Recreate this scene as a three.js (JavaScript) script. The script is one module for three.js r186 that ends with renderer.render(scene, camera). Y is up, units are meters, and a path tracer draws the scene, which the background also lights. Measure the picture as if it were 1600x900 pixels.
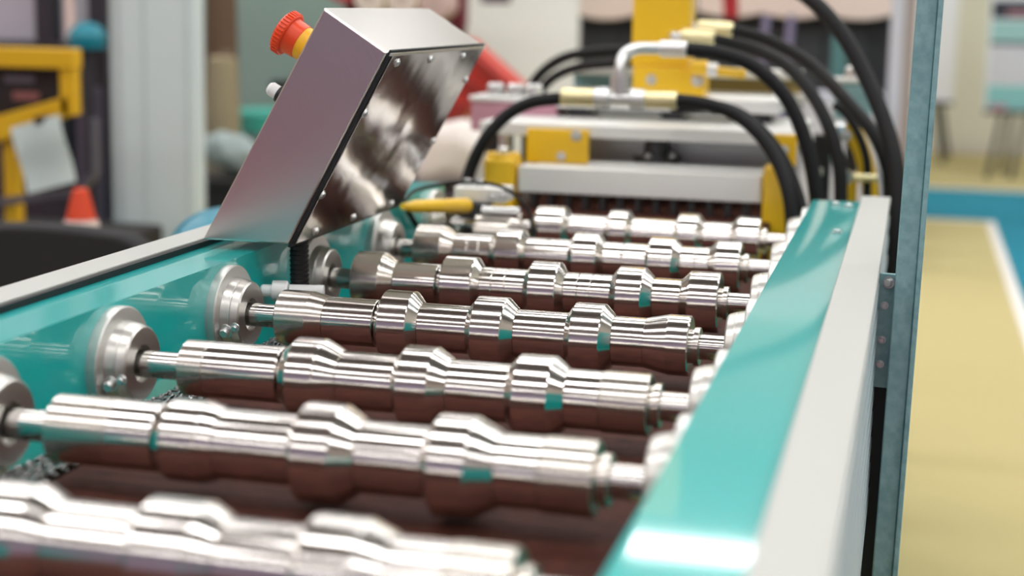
import * as THREE from 'three';
import { RoundedBoxGeometry } from 'three/addons/geometries/RoundedBoxGeometry.js';
import { mergeGeometries } from 'three/addons/utils/BufferGeometryUtils.js';
import { RectAreaLightUniformsLib } from 'three/addons/lights/RectAreaLightUniformsLib.js';

// ------------------------------------------------------------------ camera, light, exposure
RectAreaLightUniformsLib.init();
const scene = new THREE.Scene();
scene.background = new THREE.Color(0x20211f);            // never seen: the hall is closed
const FOCAL = 2400;                                      // pixels, for a 1600 x 900 frame
const camera = new THREE.PerspectiveCamera(2 * Math.atan(450 / FOCAL) * 180 / Math.PI, 1600 / 900, 0.05, 60);
camera.rotation.order = 'YXZ';
camera.rotation.set(-8.507 * Math.PI / 180, 14.541 * Math.PI / 180, 1.0 * Math.PI / 180);
camera.position.set(0, 1.45, 0);
camera.setViewOffset(1600, 900, 0, 84, 1600, 900);       // lens shift of the cropped photograph
camera.focus = 2.5;
camera.userData.fStop = 1.8;
const renderer = new THREE.WebGLRenderer({ antialias: true });
renderer.toneMapping = THREE.LinearToneMapping;
renderer.toneMappingExposure = 2.0;
renderer.shadowMap.enabled = true;
const LAMP_L = 4.4;                                      // luminance of the ceiling lamps
const LAMP_COLOR = new THREE.Color().setRGB(1.0, 0.985, 0.965);
const LAMP_ROWS = [-13.0, -9.6, -6.8, -4.4, -1.0, 2.2, 6.6];  // first row beyond the press is added to brighten the background
const LAMP_COLS = [-7.2, -4.1, -1.0, 2.1, 5.2];
const HALL = { x0: -10, x1: 7.5, z0: -16.7, z1: 9.5, h: 5.4 };

// ------------------------------------------------------------------ helpers
let seed = 7;
const rnd = () => (seed = (seed * 16807) % 2147483647) / 2147483647;
const used = new Map();
function numbered(n) { const k = used.get(n) || 0; used.set(n, k + 1); return k ? `${n}_${String(k).padStart(3, '0')}` : n; }
function thing(name, label, category, p = [0, 0, 0], group) {
  const o = new THREE.Group(); o.name = numbered(name); o.position.set(...p);
  o.userData = { label, category }; if (group) o.userData.group = group;
  scene.add(o); return o;
}
function mesh(name, g, m, parent, label) {
  const o = new THREE.Mesh(Array.isArray(g) ? merge(g) : g, m); o.name = parent ? name : numbered(name);
  o.castShadow = o.receiveShadow = true; if (label) o.userData.label = label;
  (parent || scene).add(o); return o;
}
function single(name, g, m, label, category, group) {
  const o = mesh(name, g, m); o.userData = { label, category }; if (group) o.userData.group = group; return o;
}
function struct(name, g, m) { const o = mesh(name, g, m); o.userData.kind = 'structure'; return o; }
function merge(list) {
  return mergeGeometries(list.map((g) => {
    const q = g.index ? g.toNonIndexed() : g;
    for (const k of Object.keys(q.attributes)) if (!['position', 'normal', 'uv'].includes(k)) q.deleteAttribute(k);
    return q;
  }), false);
}
const V = (x, y, z) => new THREE.Vector3(x, y, z);
// box from extents, uv in metres
function bx(x0, x1, y0, y1, z0, z1, r = 0.002) {
  const w = Math.abs(x1 - x0), h = Math.abs(y1 - y0), d = Math.abs(z1 - z0);
  const rr = Math.min(r, w * 0.45, h * 0.45, d * 0.45);
  const g = rr > 0 ? new RoundedBoxGeometry(w, h, d, 2, rr) : new THREE.BoxGeometry(w, h, d);
  g.translate((x0 + x1) / 2, (y0 + y1) / 2, (z0 + z1) / 2);
  return metreUV(g);
}
function metreUV(g) {
  const p = g.attributes.position, n = g.attributes.normal, uv = new Float32Array(p.count * 2);
  for (let i = 0; i < p.count; i++) {
    const ax = Math.abs(n.getX(i)), ay = Math.abs(n.getY(i)), az = Math.abs(n.getZ(i));
    const [u, v] = ax > ay && ax > az ? [p.getZ(i), p.getY(i)] : ay > az ? [p.getX(i), p.getZ(i)] : [p.getX(i), p.getY(i)];
    uv[2 * i] = u; uv[2 * i + 1] = v;
  }
  g.setAttribute('uv', new THREE.BufferAttribute(uv, 2)); return g;
}
// a body turned on a lathe about the x axis; profile [[x, r], ...], every edge kept crisp; uv: u along the axis in metres
function turned(profile, n = 72, cap = true) {
  const pos = [], nor = [], uv = [];
  const pr = cap ? [[profile[0][0], 0], ...profile, [profile[profile.length - 1][0], 0]] : profile;
  for (let k = 0; k < pr.length - 1; k++) {
    const [xa, ra] = pr[k], [xb, rb] = pr[k + 1];
    const dx = xb - xa, dr = rb - ra, l = Math.hypot(dx, dr); if (l < 1e-7) continue;
    const nx = -dr / l, nr = dx / l;
    for (let i = 0; i < n; i++) {
      const a = i / n * 2 * Math.PI, b = (i + 1) / n * 2 * Math.PI;
      const q = [[xa, ra, a], [xb, rb, a], [xb, rb, b], [xa, ra, b]];
      for (const j of [0, 2, 1, 0, 3, 2]) {
        const [x, r, t] = q[j];
        pos.push(x, r * Math.cos(t), r * Math.sin(t)); nor.push(nx, nr * Math.cos(t), nr * Math.sin(t));
        uv.push(nr < 0.5 && nr > -0.5 ? r : x, t * 0.06);
      }
    }
  }
  const g = new THREE.BufferGeometry();
  g.setAttribute('position', new THREE.Float32BufferAttribute(pos, 3));
  g.setAttribute('normal', new THREE.Float32BufferAttribute(nor, 3));
  g.setAttribute('uv', new THREE.Float32BufferAttribute(uv, 2));
  // make the winding agree with the normals
  const P = g.attributes.position.array, N = g.attributes.normal.array, U = g.attributes.uv.array;
  for (let i = 0; i < P.length; i += 9) {
    const e = V(P[i + 3] - P[i], P[i + 4] - P[i + 1], P[i + 5] - P[i + 2]).cross(V(P[i + 6] - P[i], P[i + 7] - P[i + 1], P[i + 8] - P[i + 2]));
    if (e.x * (N[i] + N[i + 3] + N[i + 6]) + e.y * (N[i + 1] + N[i + 4] + N[i + 7]) + e.z * (N[i + 2] + N[i + 5] + N[i + 8]) < 0) {
      for (let k = 0; k < 3; k++) { let t = P[i + 3 + k]; P[i + 3 + k] = P[i + 6 + k]; P[i + 6 + k] = t; t = N[i + 3 + k]; N[i + 3 + k] = N[i + 6 + k]; N[i + 6 + k] = t; }
      const j = i / 9 * 6; for (let k = 0; k < 2; k++) { const t = U[j + 2 + k]; U[j + 2 + k] = U[j + 4 + k]; U[j + 4 + k] = t; }
    }
  }
  return g;
}
const AX = V(1, 0, 0);
// a turned body placed with its axis from a towards direction d
function along(g, a, d) {
  const q = new THREE.Quaternion().setFromUnitVectors(AX, V(...d).normalize());
  g.applyQuaternion(q); g.translate(...a); return g;
}
const rod = (a, b, r, n = 24, c = 0.0012) => {
  const d = V(...b).sub(V(...a)), l = d.length(); const e = Math.min(c, r * 0.4, l * 0.3);
  return along(turned([[0, r - e], [e, r], [l - e, r], [l, r - e]], n), a, d.toArray());
};
// hexagonal bolt head with a washer and a socket dimple
function hexBolt(p, d, s = 0.011, h = 0.009) {
  const hex = turned([[0, s], [h * 0.8, s], [h, s * 0.8]], 6);
  const w = turned([[-0.001, s * 1.35], [0.0012, s * 1.35]], 20);
  return [along(hex, p, d), along(w, p, d)];
}
function socketScrew(p, d, s = 0.007) {
  return along(turned([[0, s], [s * 0.55, s * 0.93], [s * 0.75, s * 0.6], [s * 0.75, s * 0.42], [s * 0.25, s * 0.4]], 20, false), p, d);
}
function tube(pts, r, n = 64, m = 14) {
  const c = new THREE.CatmullRomCurve3(pts.map((p) => V(...p)), false, 'centripetal');
  return new THREE.TubeGeometry(c, n, r, m, false);
}
function prism(points, z0, z1, bevel = 0.002) {      // outline in x, y swept along z
  const s = new THREE.Shape(points.map(([x, y]) => new THREE.Vector2(x, y)));
  const g = new THREE.ExtrudeGeometry(s, { depth: Math.abs(z1 - z0) - 2 * bevel, bevelEnabled: bevel > 0, bevelThickness: bevel, bevelSize: bevel, bevelOffset: -bevel, bevelSegments: 2 });
  g.translate(0, 0, Math.min(z0, z1) + bevel); return metreUV(g);
}

// ------------------------------------------------------------------ computed textures
function noiseGrid(n, cx, cy, s) {                   // tileable value noise
  let r = s; const R = () => (r = (r * 16807) % 2147483647) / 2147483647;
  const g = Array.from({ length: cx * cy }, R), out = new Float32Array(n * n);
  const sm = (t) => t * t * (3 - 2 * t);
  for (let y = 0; y < n; y++) for (let x = 0; x < n; x++) {
    const fx = x / n * cx, fy = y / n * cy, ix = Math.floor(fx), iy = Math.floor(fy), tx = sm(fx - ix), ty = sm(fy - iy);
    const a = g[iy * cx + ix], b = g[iy * cx + (ix + 1) % cx], c = g[((iy + 1) % cy) * cx + ix], d = g[((iy + 1) % cy) * cx + (ix + 1) % cx];
    out[y * n + x] = a + (b - a) * tx + (c - a) * ty + (a - b - c + d) * tx * ty;
  }
  return out;
}
function tex(n, layers, lo, hi, repeat, srgb = false) { // layers [[cellsX, cellsY, weight, seed], ...]; lo / hi grey or rgb 0..255
  const acc = new Float32Array(n * n); let tw = 0;
  for (const [cx, cy, w, s] of layers) { const g = noiseGrid(n, cx, cy, s); tw += w; for (let i = 0; i < acc.length; i++) acc[i] += g[i] * w; }
  const L = Array.isArray(lo) ? lo : [lo, lo, lo], H = Array.isArray(hi) ? hi : [hi, hi, hi], data = new Uint8Array(n * n * 4);
  for (let i = 0; i < acc.length; i++) { const t = acc[i] / tw; for (let k = 0; k < 3; k++) data[4 * i + k] = L[k] + (H[k] - L[k]) * t; data[4 * i + 3] = 255; }
  const t = new THREE.DataTexture(data, n, n); t.wrapS = t.wrapT = THREE.RepeatWrapping; t.magFilter = THREE.LinearFilter; t.minFilter = THREE.LinearFilter;
  if (srgb) t.colorSpace = THREE.SRGBColorSpace;
  t.repeat.set(...repeat); t.needsUpdate = true; return t;
}
const latheBump = tex(512, [[256, 1, 2, 11], [90, 1, 1, 12], [20, 3, 0.6, 13]], 60, 200, [14, 1]);
const steelRough = tex(256, [[9, 7, 1, 21], [40, 3, 1, 22], [120, 100, 0.5, 23]], 118, 190, [5, 5]);
const brushBump = tex(512, [[160, 2, 2, 31], [256, 5, 1, 32]], 40, 215, [4, 4]);
const brushTilt = brushBump.clone(); brushTilt.rotation = 0.504; brushTilt.needsUpdate = true;
const waveBump = tex(256, [[3, 3, 3, 41], [7, 6, 1.4, 42], [13, 11, 0.5, 43]], 0, 255, [2.3, 2.3]);
const castBump = tex(256, [[90, 90, 1, 51], [30, 30, 1, 52]], 60, 200, [9, 9]);
const galvMap = tex(512, [[24, 24, 2, 61], [60, 60, 1, 62], [8, 8, 1, 63]], [118, 158, 164], [156, 194, 198], [4, 4], true);
const carpetBump = tex(512, [[220, 220, 1, 71], [90, 90, 1, 72]], 0, 255, [2, 2]);
const rustMap = tex(256, [[14, 14, 2, 81], [60, 60, 1, 82], [5, 5, 1, 83]], [60, 32, 26], [90, 50, 40], [4, 4], true);
const orangeBump = tex(256, [[60, 60, 1, 91], [30, 30, 1, 92]], 90, 170, [10, 10]);
const rubberBump = tex(256, [[140, 140, 1, 95], [40, 40, 1, 96]], 60, 200, [12, 12]);

// ------------------------------------------------------------------ materials
const std = (o) => new THREE.MeshStandardMaterial(o), phy = (o) => new THREE.MeshPhysicalMaterial(o);
const lin = (r, g, b) => new THREE.Color().setRGB(r, g, b);
const M = {
  roll: phy({ color: lin(0.76, 0.73, 0.70), metalness: 1, roughness: 0.15, anisotropy: 0.35, bumpMap: latheBump, bumpScale: 0.000002 }),
  rollMatte: phy({ color: lin(0.66, 0.62, 0.57), metalness: 1, roughness: 0.24, anisotropy: 0.5, bumpMap: latheBump, bumpScale: 0.000006 }),
  shaft: phy({ color: lin(0.60, 0.58, 0.56), metalness: 1, roughness: 0.18, anisotropy: 0.5, bumpMap: latheBump, bumpScale: 0.000004 }),
  cast: std({ color: lin(0.66, 0.66, 0.64), metalness: 0.85, roughness: 0.42, bumpMap: castBump, bumpScale: 0.0001 }),
  turnedFace: std({ color: lin(0.62, 0.61, 0.58), metalness: 1, roughness: 0.34, bumpMap: latheBump, bumpScale: 0.00008 }),
  teal: phy({ color: 0x00b8b6, roughness: 0.32, clearcoat: 1, clearcoatRoughness: 0.05, bumpMap: orangeBump, bumpScale: 0.00006 }),
  bar: std({ color: lin(0.50, 0.51, 0.49), metalness: 0.4, roughness: 0.48, roughnessMap: null, bumpMap: brushBump, bumpScale: 0.00005 }),
  groove: std({ color: lin(0.55, 0.57, 0.58), metalness: 0.7, roughness: 0.42 }),
  stainless: phy({ color: lin(0.66, 0.64, 0.62), metalness: 1, roughness: 0.28, anisotropy: 0.5, bumpMap: brushTilt, bumpScale: 0.00012 }),
  mirror: std({ color: lin(0.66, 0.64, 0.62), metalness: 1, roughness: 0.13, bumpMap: waveBump, bumpScale: 0.003 }),
  zinc: std({ color: lin(0.75, 0.76, 0.76), metalness: 0.9, roughness: 0.28 }),
  brass: std({ color: lin(0.80, 0.72, 0.42), metalness: 0.9, roughness: 0.3 }),
  alu: std({ color: lin(0.84, 0.85, 0.83), metalness: 0.3, roughness: 0.36, bumpMap: brushBump, bumpScale: 0.00004 }),
  darkSteel: std({ color: lin(0.06, 0.06, 0.065), metalness: 0.7, roughness: 0.35 }),
  chain: std({ color: lin(0.28, 0.28, 0.28), metalness: 1, roughness: 0.16 }),
  black: std({ color: lin(0.012, 0.012, 0.013), roughness: 0.55, bumpMap: rubberBump, bumpScale: 0.0001 }),
  hose: phy({ color: lin(0.009, 0.009, 0.010), specularIntensity: 0.5, roughness: 0.55, bumpMap: rubberBump, bumpScale: 0.0001 }),
  stripBlack: std({ color: lin(0.008, 0.009, 0.012), roughness: 0.6 }),
  yellow: phy({ color: 0xf6c61a, roughness: 0.4, clearcoat: 0.4, clearcoatRoughness: 0.2, bumpMap: orangeBump, bumpScale: 0.00006 }),
  collar: std({ color: 0xf4b51e, roughness: 0.45 }),
  red: std({ color: 0xe8481a, roughness: 0.36 }),
  rust: phy({ map: rustMap, roughness: 0.7, specularIntensity: 0.3, metalness: 0, bumpMap: castBump, bumpScale: 0.0002 }),
  white: std({ color: 0xe6e8e8, roughness: 0.45 }),
  galv: std({ map: galvMap, metalness: 0.2, roughness: 0.42, bumpMap: castBump, bumpScale: 0.00008 }),
  plug: std({ color: 0x3c4044, roughness: 0.5 }),
  pink: std({ color: 0xc490a0, roughness: 0.4 }),
};

// ------------------------------------------------------------------ the hall
const W = {
  floor: std({ color: 0x9c585e, roughness: 0.9, bumpMap: carpetBump, bumpScale: 0.002 }),
  tealCarpet: std({ color: 0x0b7f96, roughness: 0.95, bumpMap: carpetBump, bumpScale: 0.002 }),
  khaki: std({ color: 0xbdb07c, roughness: 0.95, bumpMap: carpetBump, bumpScale: 0.002 }),
  tape: std({ color: 0xe4e0da, roughness: 0.7 }),
  cream: std({ color: 0xe0dfcc, roughness: 0.9 }),
  wall: std({ color: 0xc9c2b4, roughness: 0.9 }),
  lilac: std({ color: 0xa8a2bc, roughness: 0.85 }),
  ceiling: std({ color: 0x6f6860, roughness: 0.95 }),
};
struct('floor', bx(HALL.x0 - 0.2, HALL.x1 + 0.2, -0.2, 0, HALL.z0 - 0.2, HALL.z1 + 0.2, 0), W.floor);
struct('ceiling', bx(HALL.x0 - 0.2, HALL.x1 + 0.2, HALL.h, HALL.h + 0.2, HALL.z0 - 0.2, HALL.z1 + 0.2, 0), W.ceiling);
struct('wall_rear', bx(HALL.x0 - 0.2, HALL.x1 + 0.2, 0, HALL.h, HALL.z0 - 0.2, HALL.z0, 0), W.cream);
struct('wall_front', bx(HALL.x0 - 0.2, HALL.x1 + 0.2, 0, HALL.h, HALL.z1, HALL.z1 + 0.2, 0), W.lilac);
struct('wall_left', bx(HALL.x0 - 0.2, HALL.x0, 0, HALL.h, HALL.z0, HALL.z1, 0), W.wall);
struct('wall_right', bx(HALL.x1, HALL.x1 + 0.2, 0, HALL.h, HALL.z0, HALL.z1, 0), W.wall);
{
  // ceiling lamps: a white tray with a glowing diffuser and a light of the same size below it
  const glow = std({ color: 0xffffff, emissive: LAMP_COLOR, emissiveIntensity: LAMP_L * 0.5, roughness: 0.6 });
  const LW = 2.5, LD = 0.5, rim = [bx(-LW / 2 - 0.04, LW / 2 + 0.04, -0.01, 0.06, -LD / 2 - 0.04, LD / 2 + 0.04, 0.004)];
  const housing = merge(rim), diff = bx(-LW / 2, LW / 2, -0.02, -0.01, -LD / 2, LD / 2, 0.003);
  for (const z of LAMP_ROWS) for (const x of LAMP_COLS) {
    const t = thing('ceiling_lamp', 'long white ceiling lamp of the hall above the machines', 'lamp', [x, HALL.h - 0.06, z], 'ceiling lamps of the hall');
    mesh('housing', housing, M.white, t); mesh('diffuser', diff, glow, t);
    const l = new THREE.RectAreaLight(LAMP_COLOR, LAMP_L, LW, LD); l.position.set(0, -0.024, 0); l.rotation.x = -Math.PI / 2; t.add(l);
  }
}
// carpets on the hall floor
{
  const c = single('teal_carpet', bx(-4.5, 7.4, 0.001, 0.006, -16.6, -0.6, 0), W.tealCarpet, 'teal carpet running past the machine and along its far side', 'carpet');
  const mat = (x0, x1, z0, z1, label) => {
    const t = thing('floor_mat', label, 'mat', [0, 0, 0]);
    mesh('mat_surface', bx(x0, x1, 0.006, 0.012, z0, z1, 0), W.khaki, t);
    const e = 0.06;
    for (const g of [bx(x0 - e, x1 + e, 0.006, 0.013, z0 - e, z0, 0), bx(x0 - e, x1 + e, 0.006, 0.013, z1, z1 + e, 0), bx(x0 - e, x0, 0.006, 0.013, z0, z1, 0), bx(x1, x1 + e, 0.006, 0.013, z0, z1, 0)]) mesh('edge_tape', g, W.tape, t);
  };
  mat(-3.2, 0.53, -11.05, -1.2, 'large khaki mat with a pale edge under the machine');
  mat(-3.2, 6.5, -16.5, -13.15, 'khaki mat with a pale edge along the far wall');
}

// ------------------------------------------------------------------ side beams of the machine
const AY = 0.93;                                        // height of the roller axes
function sideBeam(side) {
  const L = side < 0, t = thing('side_beam',
    L ? 'glossy teal side beam with the bearing flanges and the steel box on top' : 'glossy teal side beam with a wide pale bar beside the galvanized post', 'side beam', [0, 0, 0]);
  const xi = L ? -1.098 : -0.212, s = L ? -1 : 1, z0 = L ? -3.57 : -3.58, z1 = -0.55, X = (d) => xi + s * d;
  // folded sheet: top flange and inner web
  const sh = [[X(0), 0.62], [X(0), 1.0165], [X(0.168), 1.0165], [X(0.168), 1.0105], [X(0.006), 1.0105], [X(0.006), 0.62]];
  if (L) sh.reverse();
  mesh('beam_plate', prism(L ? sh.slice().reverse() : sh, z0, z1, 0.0018), M.teal, t);
  mesh('foot_flange', bx(X(0.0), X(0.16), 0.60, 0.62, z0, z1, 0.002), M.teal, t);
  if (L) mesh('black_strip', bx(X(0.101), X(0.109), 1.0165, 1.027, z0 + 0.01, z1 - 0.01, 0.001), M.stripBlack, t, 'black strip below the guard bar');  // near black strip along the inner foot of the bar
  mesh('guard_bar', bx(X(0.109), X(0.173), 1.0165, 1.0312, z0, z1, 0.003), M.bar, t, 'pale aluminium guard bar');
  // ribbed outer side panel
  mesh('outer_panel', bx(X(0.163), X(0.168), 0.55, 1.0105, z0, z1, 0.001), M.groove, t);
  for (let k = 0; k < 9; k++) mesh('rib', bx(X(0.168), X(0.1725), 0.60 + k * 0.046, 0.622 + k * 0.046, z0, z1, 0.0015), M.groove, t);
  mesh('end_plate', bx(X(0.006), X(0.163), 0.62, 1.0105, z0, z0 + 0.006, 0.001), M.teal, t);
  for (const z of [z0 + 0.25, (z0 + z1) / 2, z1 - 0.2]) mesh('leg', bx(X(0.03), X(0.12), 0.012, 0.60, z - 0.05, z + 0.05, 0.004), M.teal, t);
  if (!L) {
    for (const [dx, z] of [[0.055, -3.5], [0.085, -3.47], [0.08, -3.05]]) mesh('bolt', hexBolt([X(dx), 1.0175, z], [0, 1, 0], 0.008, 0.007), M.zinc, t);
  }
  return t;
}
sideBeam(-1); sideBeam(1);
// tray and cross ties under the rollers
{
  const t = thing('base_tray', 'oily red brown steel tray close below the rollers between the teal beams', 'tray');
  mesh('tray_floor', bx(-0.992, -0.29, 0.856, 0.865, -3.385, -0.6, 0.001), M.rust, t);
  mesh('tray_side', bx(-0.992, -0.984, 0.835, 0.856, -3.385, -0.6, 0.001), M.rust, t); mesh('tray_side', bx(-0.298, -0.29, 0.835, 0.856, -3.385, -0.6, 0.001), M.rust, t);
  for (const z of [-3.34, -2.5, -1.4, -0.7]) mesh('cross_tie', bx(-1.0915, -0.2185, 0.78, 0.835, z - 0.03, z + 0.03, 0.003), M.rust, t);
}

// ------------------------------------------------------------------ rollers
// each roll is a turned ring on the shaft; bevelled edges c
const c = 0.0011;
const ring = (x0, x1, r, e = c) => turned([[x0, r - e], [x0 + e, r], [x1 - e, r], [x1, r - e]], 96);
const ridge = (a0, b, d, e, rb, rt, a = a0 + 0.3 * (b - a0)) => turned([[a, rb - 0.001], [a, rb + 0.002], [b - c, rt - c], [b + c * 0.4, rt], [d - c * 0.4, rt], [d + c, rt - c], [e, rb + 0.0012], [e, rb - 0.001]], 96);
const taper = (x0, x1, r0, r1) => turned([[x0, r0], [x1, r1]], 96);
// rows from the camera away: depth, base radius, ridge radius, label, ridges, other rings
const ROWS = [
  { z: -1.26, rb: 0.043, rt: 0.056, left: -1.03, right: -0.316, ridges: [[-0.85, -0.84, -0.79, -0.768], [-0.684, -0.672, -0.616, -0.594], [-0.52, -0.508, -0.457, -0.43]], seams: [], end: 0, label: 'stepped steel forming roller nearest the camera with low ridges' },
  { z: -1.62, rb: 0.042, rt: 0.0585, left: -0.985, right: -0.316, ridges: [[-0.844, -0.83, -0.787, -0.766, 0.049], [-0.676, -0.662, -0.616, -0.592], [-0.516, -0.5, -0.457, -0.428]], seams: [-0.905], end: 0, label: 'second forming roller counted from the camera, blurred, with a low first ridge' },
  { z: -1.955, rb: 0.040, rt: 0.0557, left: -0.981, right: -0.314, ridges: [[-0.833, -0.812, -0.773, -0.745], [-0.667, -0.652, -0.609, -0.587], [-0.509, -0.491, -0.444, -0.425]], seams: [-0.943, -0.377], end: 0, label: 'third forming roller from the camera with a plain left sleeve and three ridges' },
  { z: -2.33, rb: 0.039, rt: 0.0567, left: -0.995, right: -0.314, ridges: [[-0.827, -0.812, -0.765, -0.751], [-0.674, -0.657, -0.609, -0.592], [-0.513, -0.497, -0.451, -0.435]], seams: [-0.914], seams2: [-0.384], end: 1, label: 'sharp forming roller in focus with flared sleeves at both ends' },
  { z: -2.70, rb: 0.038, rt: 0.0555, left: -0.998, right: -0.314, ridges: [[-0.837, -0.823, -0.766, -0.754], [-0.673, -0.657, -0.608, -0.596], [-0.514, -0.496, -0.451, -0.434]], seams: [-0.73, -0.705, -0.57, -0.545], end: 2, label: 'forming roller level with the black conduit, grooved between its ridges' },
  { z: -3.085, rb: 0.038, rt: 0.0545, left: -1.004, right: -0.319, ridges: [[-0.839, -0.824, -0.775, -0.765], [-0.676, -0.661, -0.613, -0.601], [-0.514, -0.503, -0.456, -0.441]], seams: [-0.89, -0.865, -0.72, -0.56, -0.41], end: 2, label: 'forming roller just in front of the hydraulic drive unit' },
  { z: -3.47, rb: 0.038, rt: 0.0545, left: -0.85, right: -0.319, ridges: [[-0.848, -0.833, -0.771, -0.758], [-0.675, -0.661, -0.622, -0.611], [-0.514, -0.501, -0.460, -0.447]], seams: [], end: 2, last: 1, label: 'farthest forming roller, beside the silver drive unit' },
];
for (const R of ROWS) {
  const t = thing('forming_roller', R.label, 'roller', [0, AY, R.z], 'forming rollers between the teal beams');
  const sL = R.last ? -0.875 : -1.07, flare = R.rt - 0.001;
  mesh('shaft', turned([[sL, 0.0185], [sL + 0.001, 0.0195], [-0.241, 0.0195], [-0.240, 0.0185]], 64), M.shaft, t);
  const Rg = R.ridges, first = R.last ? null : R.left;
  const sleeve = (x0, x1, m, r = R.rb) => x1 - x0 > 0.004 && mesh('sleeve', ring(x0, x1, r, R.end === 2 ? 0.0019 : c), m, t);
  // left end
  let x = R.left;
  if (!R.last) {
    if (R.end === 0) { const s = R.seams[0] ?? R.left + 0.05; sleeve(x, s, M.rollMatte); sleeve(s, Rg[0][0], M.roll); }
    if (R.end === 1) { const rr = R.rb + 0.0065; mesh('end_roll', turned([[x, rr - 0.002], [x + 0.002, rr], [-0.941, rr], [-0.939, rr - 0.0005], [-0.914, R.rb + 0.0005]], 96), M.rollMatte, t); sleeve(-0.914, Rg[0][0], M.roll); }
    if (R.end === 2) { mesh('end_roll', turned([[x, flare - 0.002], [x + 0.002, flare], [-0.945, flare], [-0.943, flare - 0.001], [-0.921, R.rb + 0.001]], 96), M.rollMatte, t); }
  }
  const cuts = [...R.seams];
  const fill = (a, b) => { let p = a; for (const s of cuts.filter((s) => s > a + 0.006 && s < b - 0.006).sort((u, v) => u - v)) { sleeve(p, s, M.roll); p = s; } sleeve(p, b, M.roll); };
  if (R.end === 2 && !R.last) fill(-0.921, Rg[0][0]);
  Rg.forEach((q, i) => {
    mesh('ridge_roll', ridge(q[0], q[1], q[2], q[3], R.rb, q[4] || R.rt), M.roll, t);
    if (i < Rg.length - 1) fill(q[3], Rg[i + 1][0] + 0.3 * (Rg[i + 1][1] - Rg[i + 1][0]));
  });
  // right end
  const e = Rg[2][3];
  if (R.end === 0) { const s = R.seams[1] ?? -0.377; sleeve(e, s, M.roll); sleeve(s, R.right, M.rollMatte, R.rb + 0.0015); }
  if (R.end === 1) { sleeve(e, -0.384, M.roll); const rr = R.rb + 0.0085; mesh('end_roll', turned([[-0.384, R.rb + 0.0005], [-0.350, rr - 0.0005], [-0.348, rr], [R.right - 0.002, rr], [R.right, rr - 0.002]], 96), M.roll, t); }
  if (R.end === 2) { fill(e, -0.383); mesh('end_roll', turned([[-0.383, R.rb + 0.0005], [-0.368, flare - 0.0005], [-0.366, flare], [R.right - 0.002, flare], [R.right, flare - 0.002]], 96), M.roll, t); }
  mesh('collar', turned([[R.right, 0.0265], [R.right + 0.006, 0.0265], [R.right + 0.006, 0.030], [R.right + 0.0135, 0.030], [R.right + 0.0145, 0.029]], 64), M.rollMatte, t);
}

// ------------------------------------------------------------------ bearing flanges
const leftNames = ['cut off at the picture edge', 'at the plain sleeved roller', 'at the sharp roller in focus', 'half behind the black corrugated conduit', 'just behind the steel box', 'last one, behind the yellow cylinder'];
const rightNames = ['at the blurred front roller', 'at the plain sleeved roller', 'at the sharp roller in focus', 'at the grooved roller', 'at the roller before the drive unit', 'at the farthest roller'];
function bearing(xw, s, z, label, group) {
  const t = thing('bearing_flange', label, 'bearing', [xw, AY, z], group), d = [s, 0, 0];
  mesh('flange', along(turned([[0, 0.081], [0.0145, 0.081], [0.0165, 0.079]], 80), [0, 0, 0], d), M.cast, t);
  const hub = along(turned([[0.0165, 0.061], [0.030, 0.0585], [0.031, 0.0578], [0.032, 0.0578], [0.033, 0.0582], [0.044, 0.0545], [0.0465, 0.052], [0.0465, 0.0275], [0.036, 0.0255], [0.036, 0.0198]], 80, false), [0, 0, 0], d);
  mesh('hub', hub, M.turnedFace, t);
  mesh('bolt', hexBolt([s * 0.026, -0.018, 0.0565], [0, -0.3, 0.95], 0.0088, 0.012), M.zinc, t);
  mesh('bolt', hexBolt([s * 0.041, -0.012, 0.054], [0, -0.2, 0.97], 0.0058, 0.007), M.zinc, t);
}
[-1.62, -1.955, -2.33, -2.70, -3.085, -3.47].forEach((z, i) => bearing(-1.098, 1, z, `round cast bearing flange on the teal web, ${leftNames[i]}`, 'bearing flanges on the teal web'));
[-1.62, -1.955, -2.33, -2.70, -3.085, -3.47].forEach((z, i) => bearing(-0.212, -1, z, `bearing hub peeping out under the teal top, ${rightNames[i]}`, 'bearing hubs under the wide teal beam'));

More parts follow.
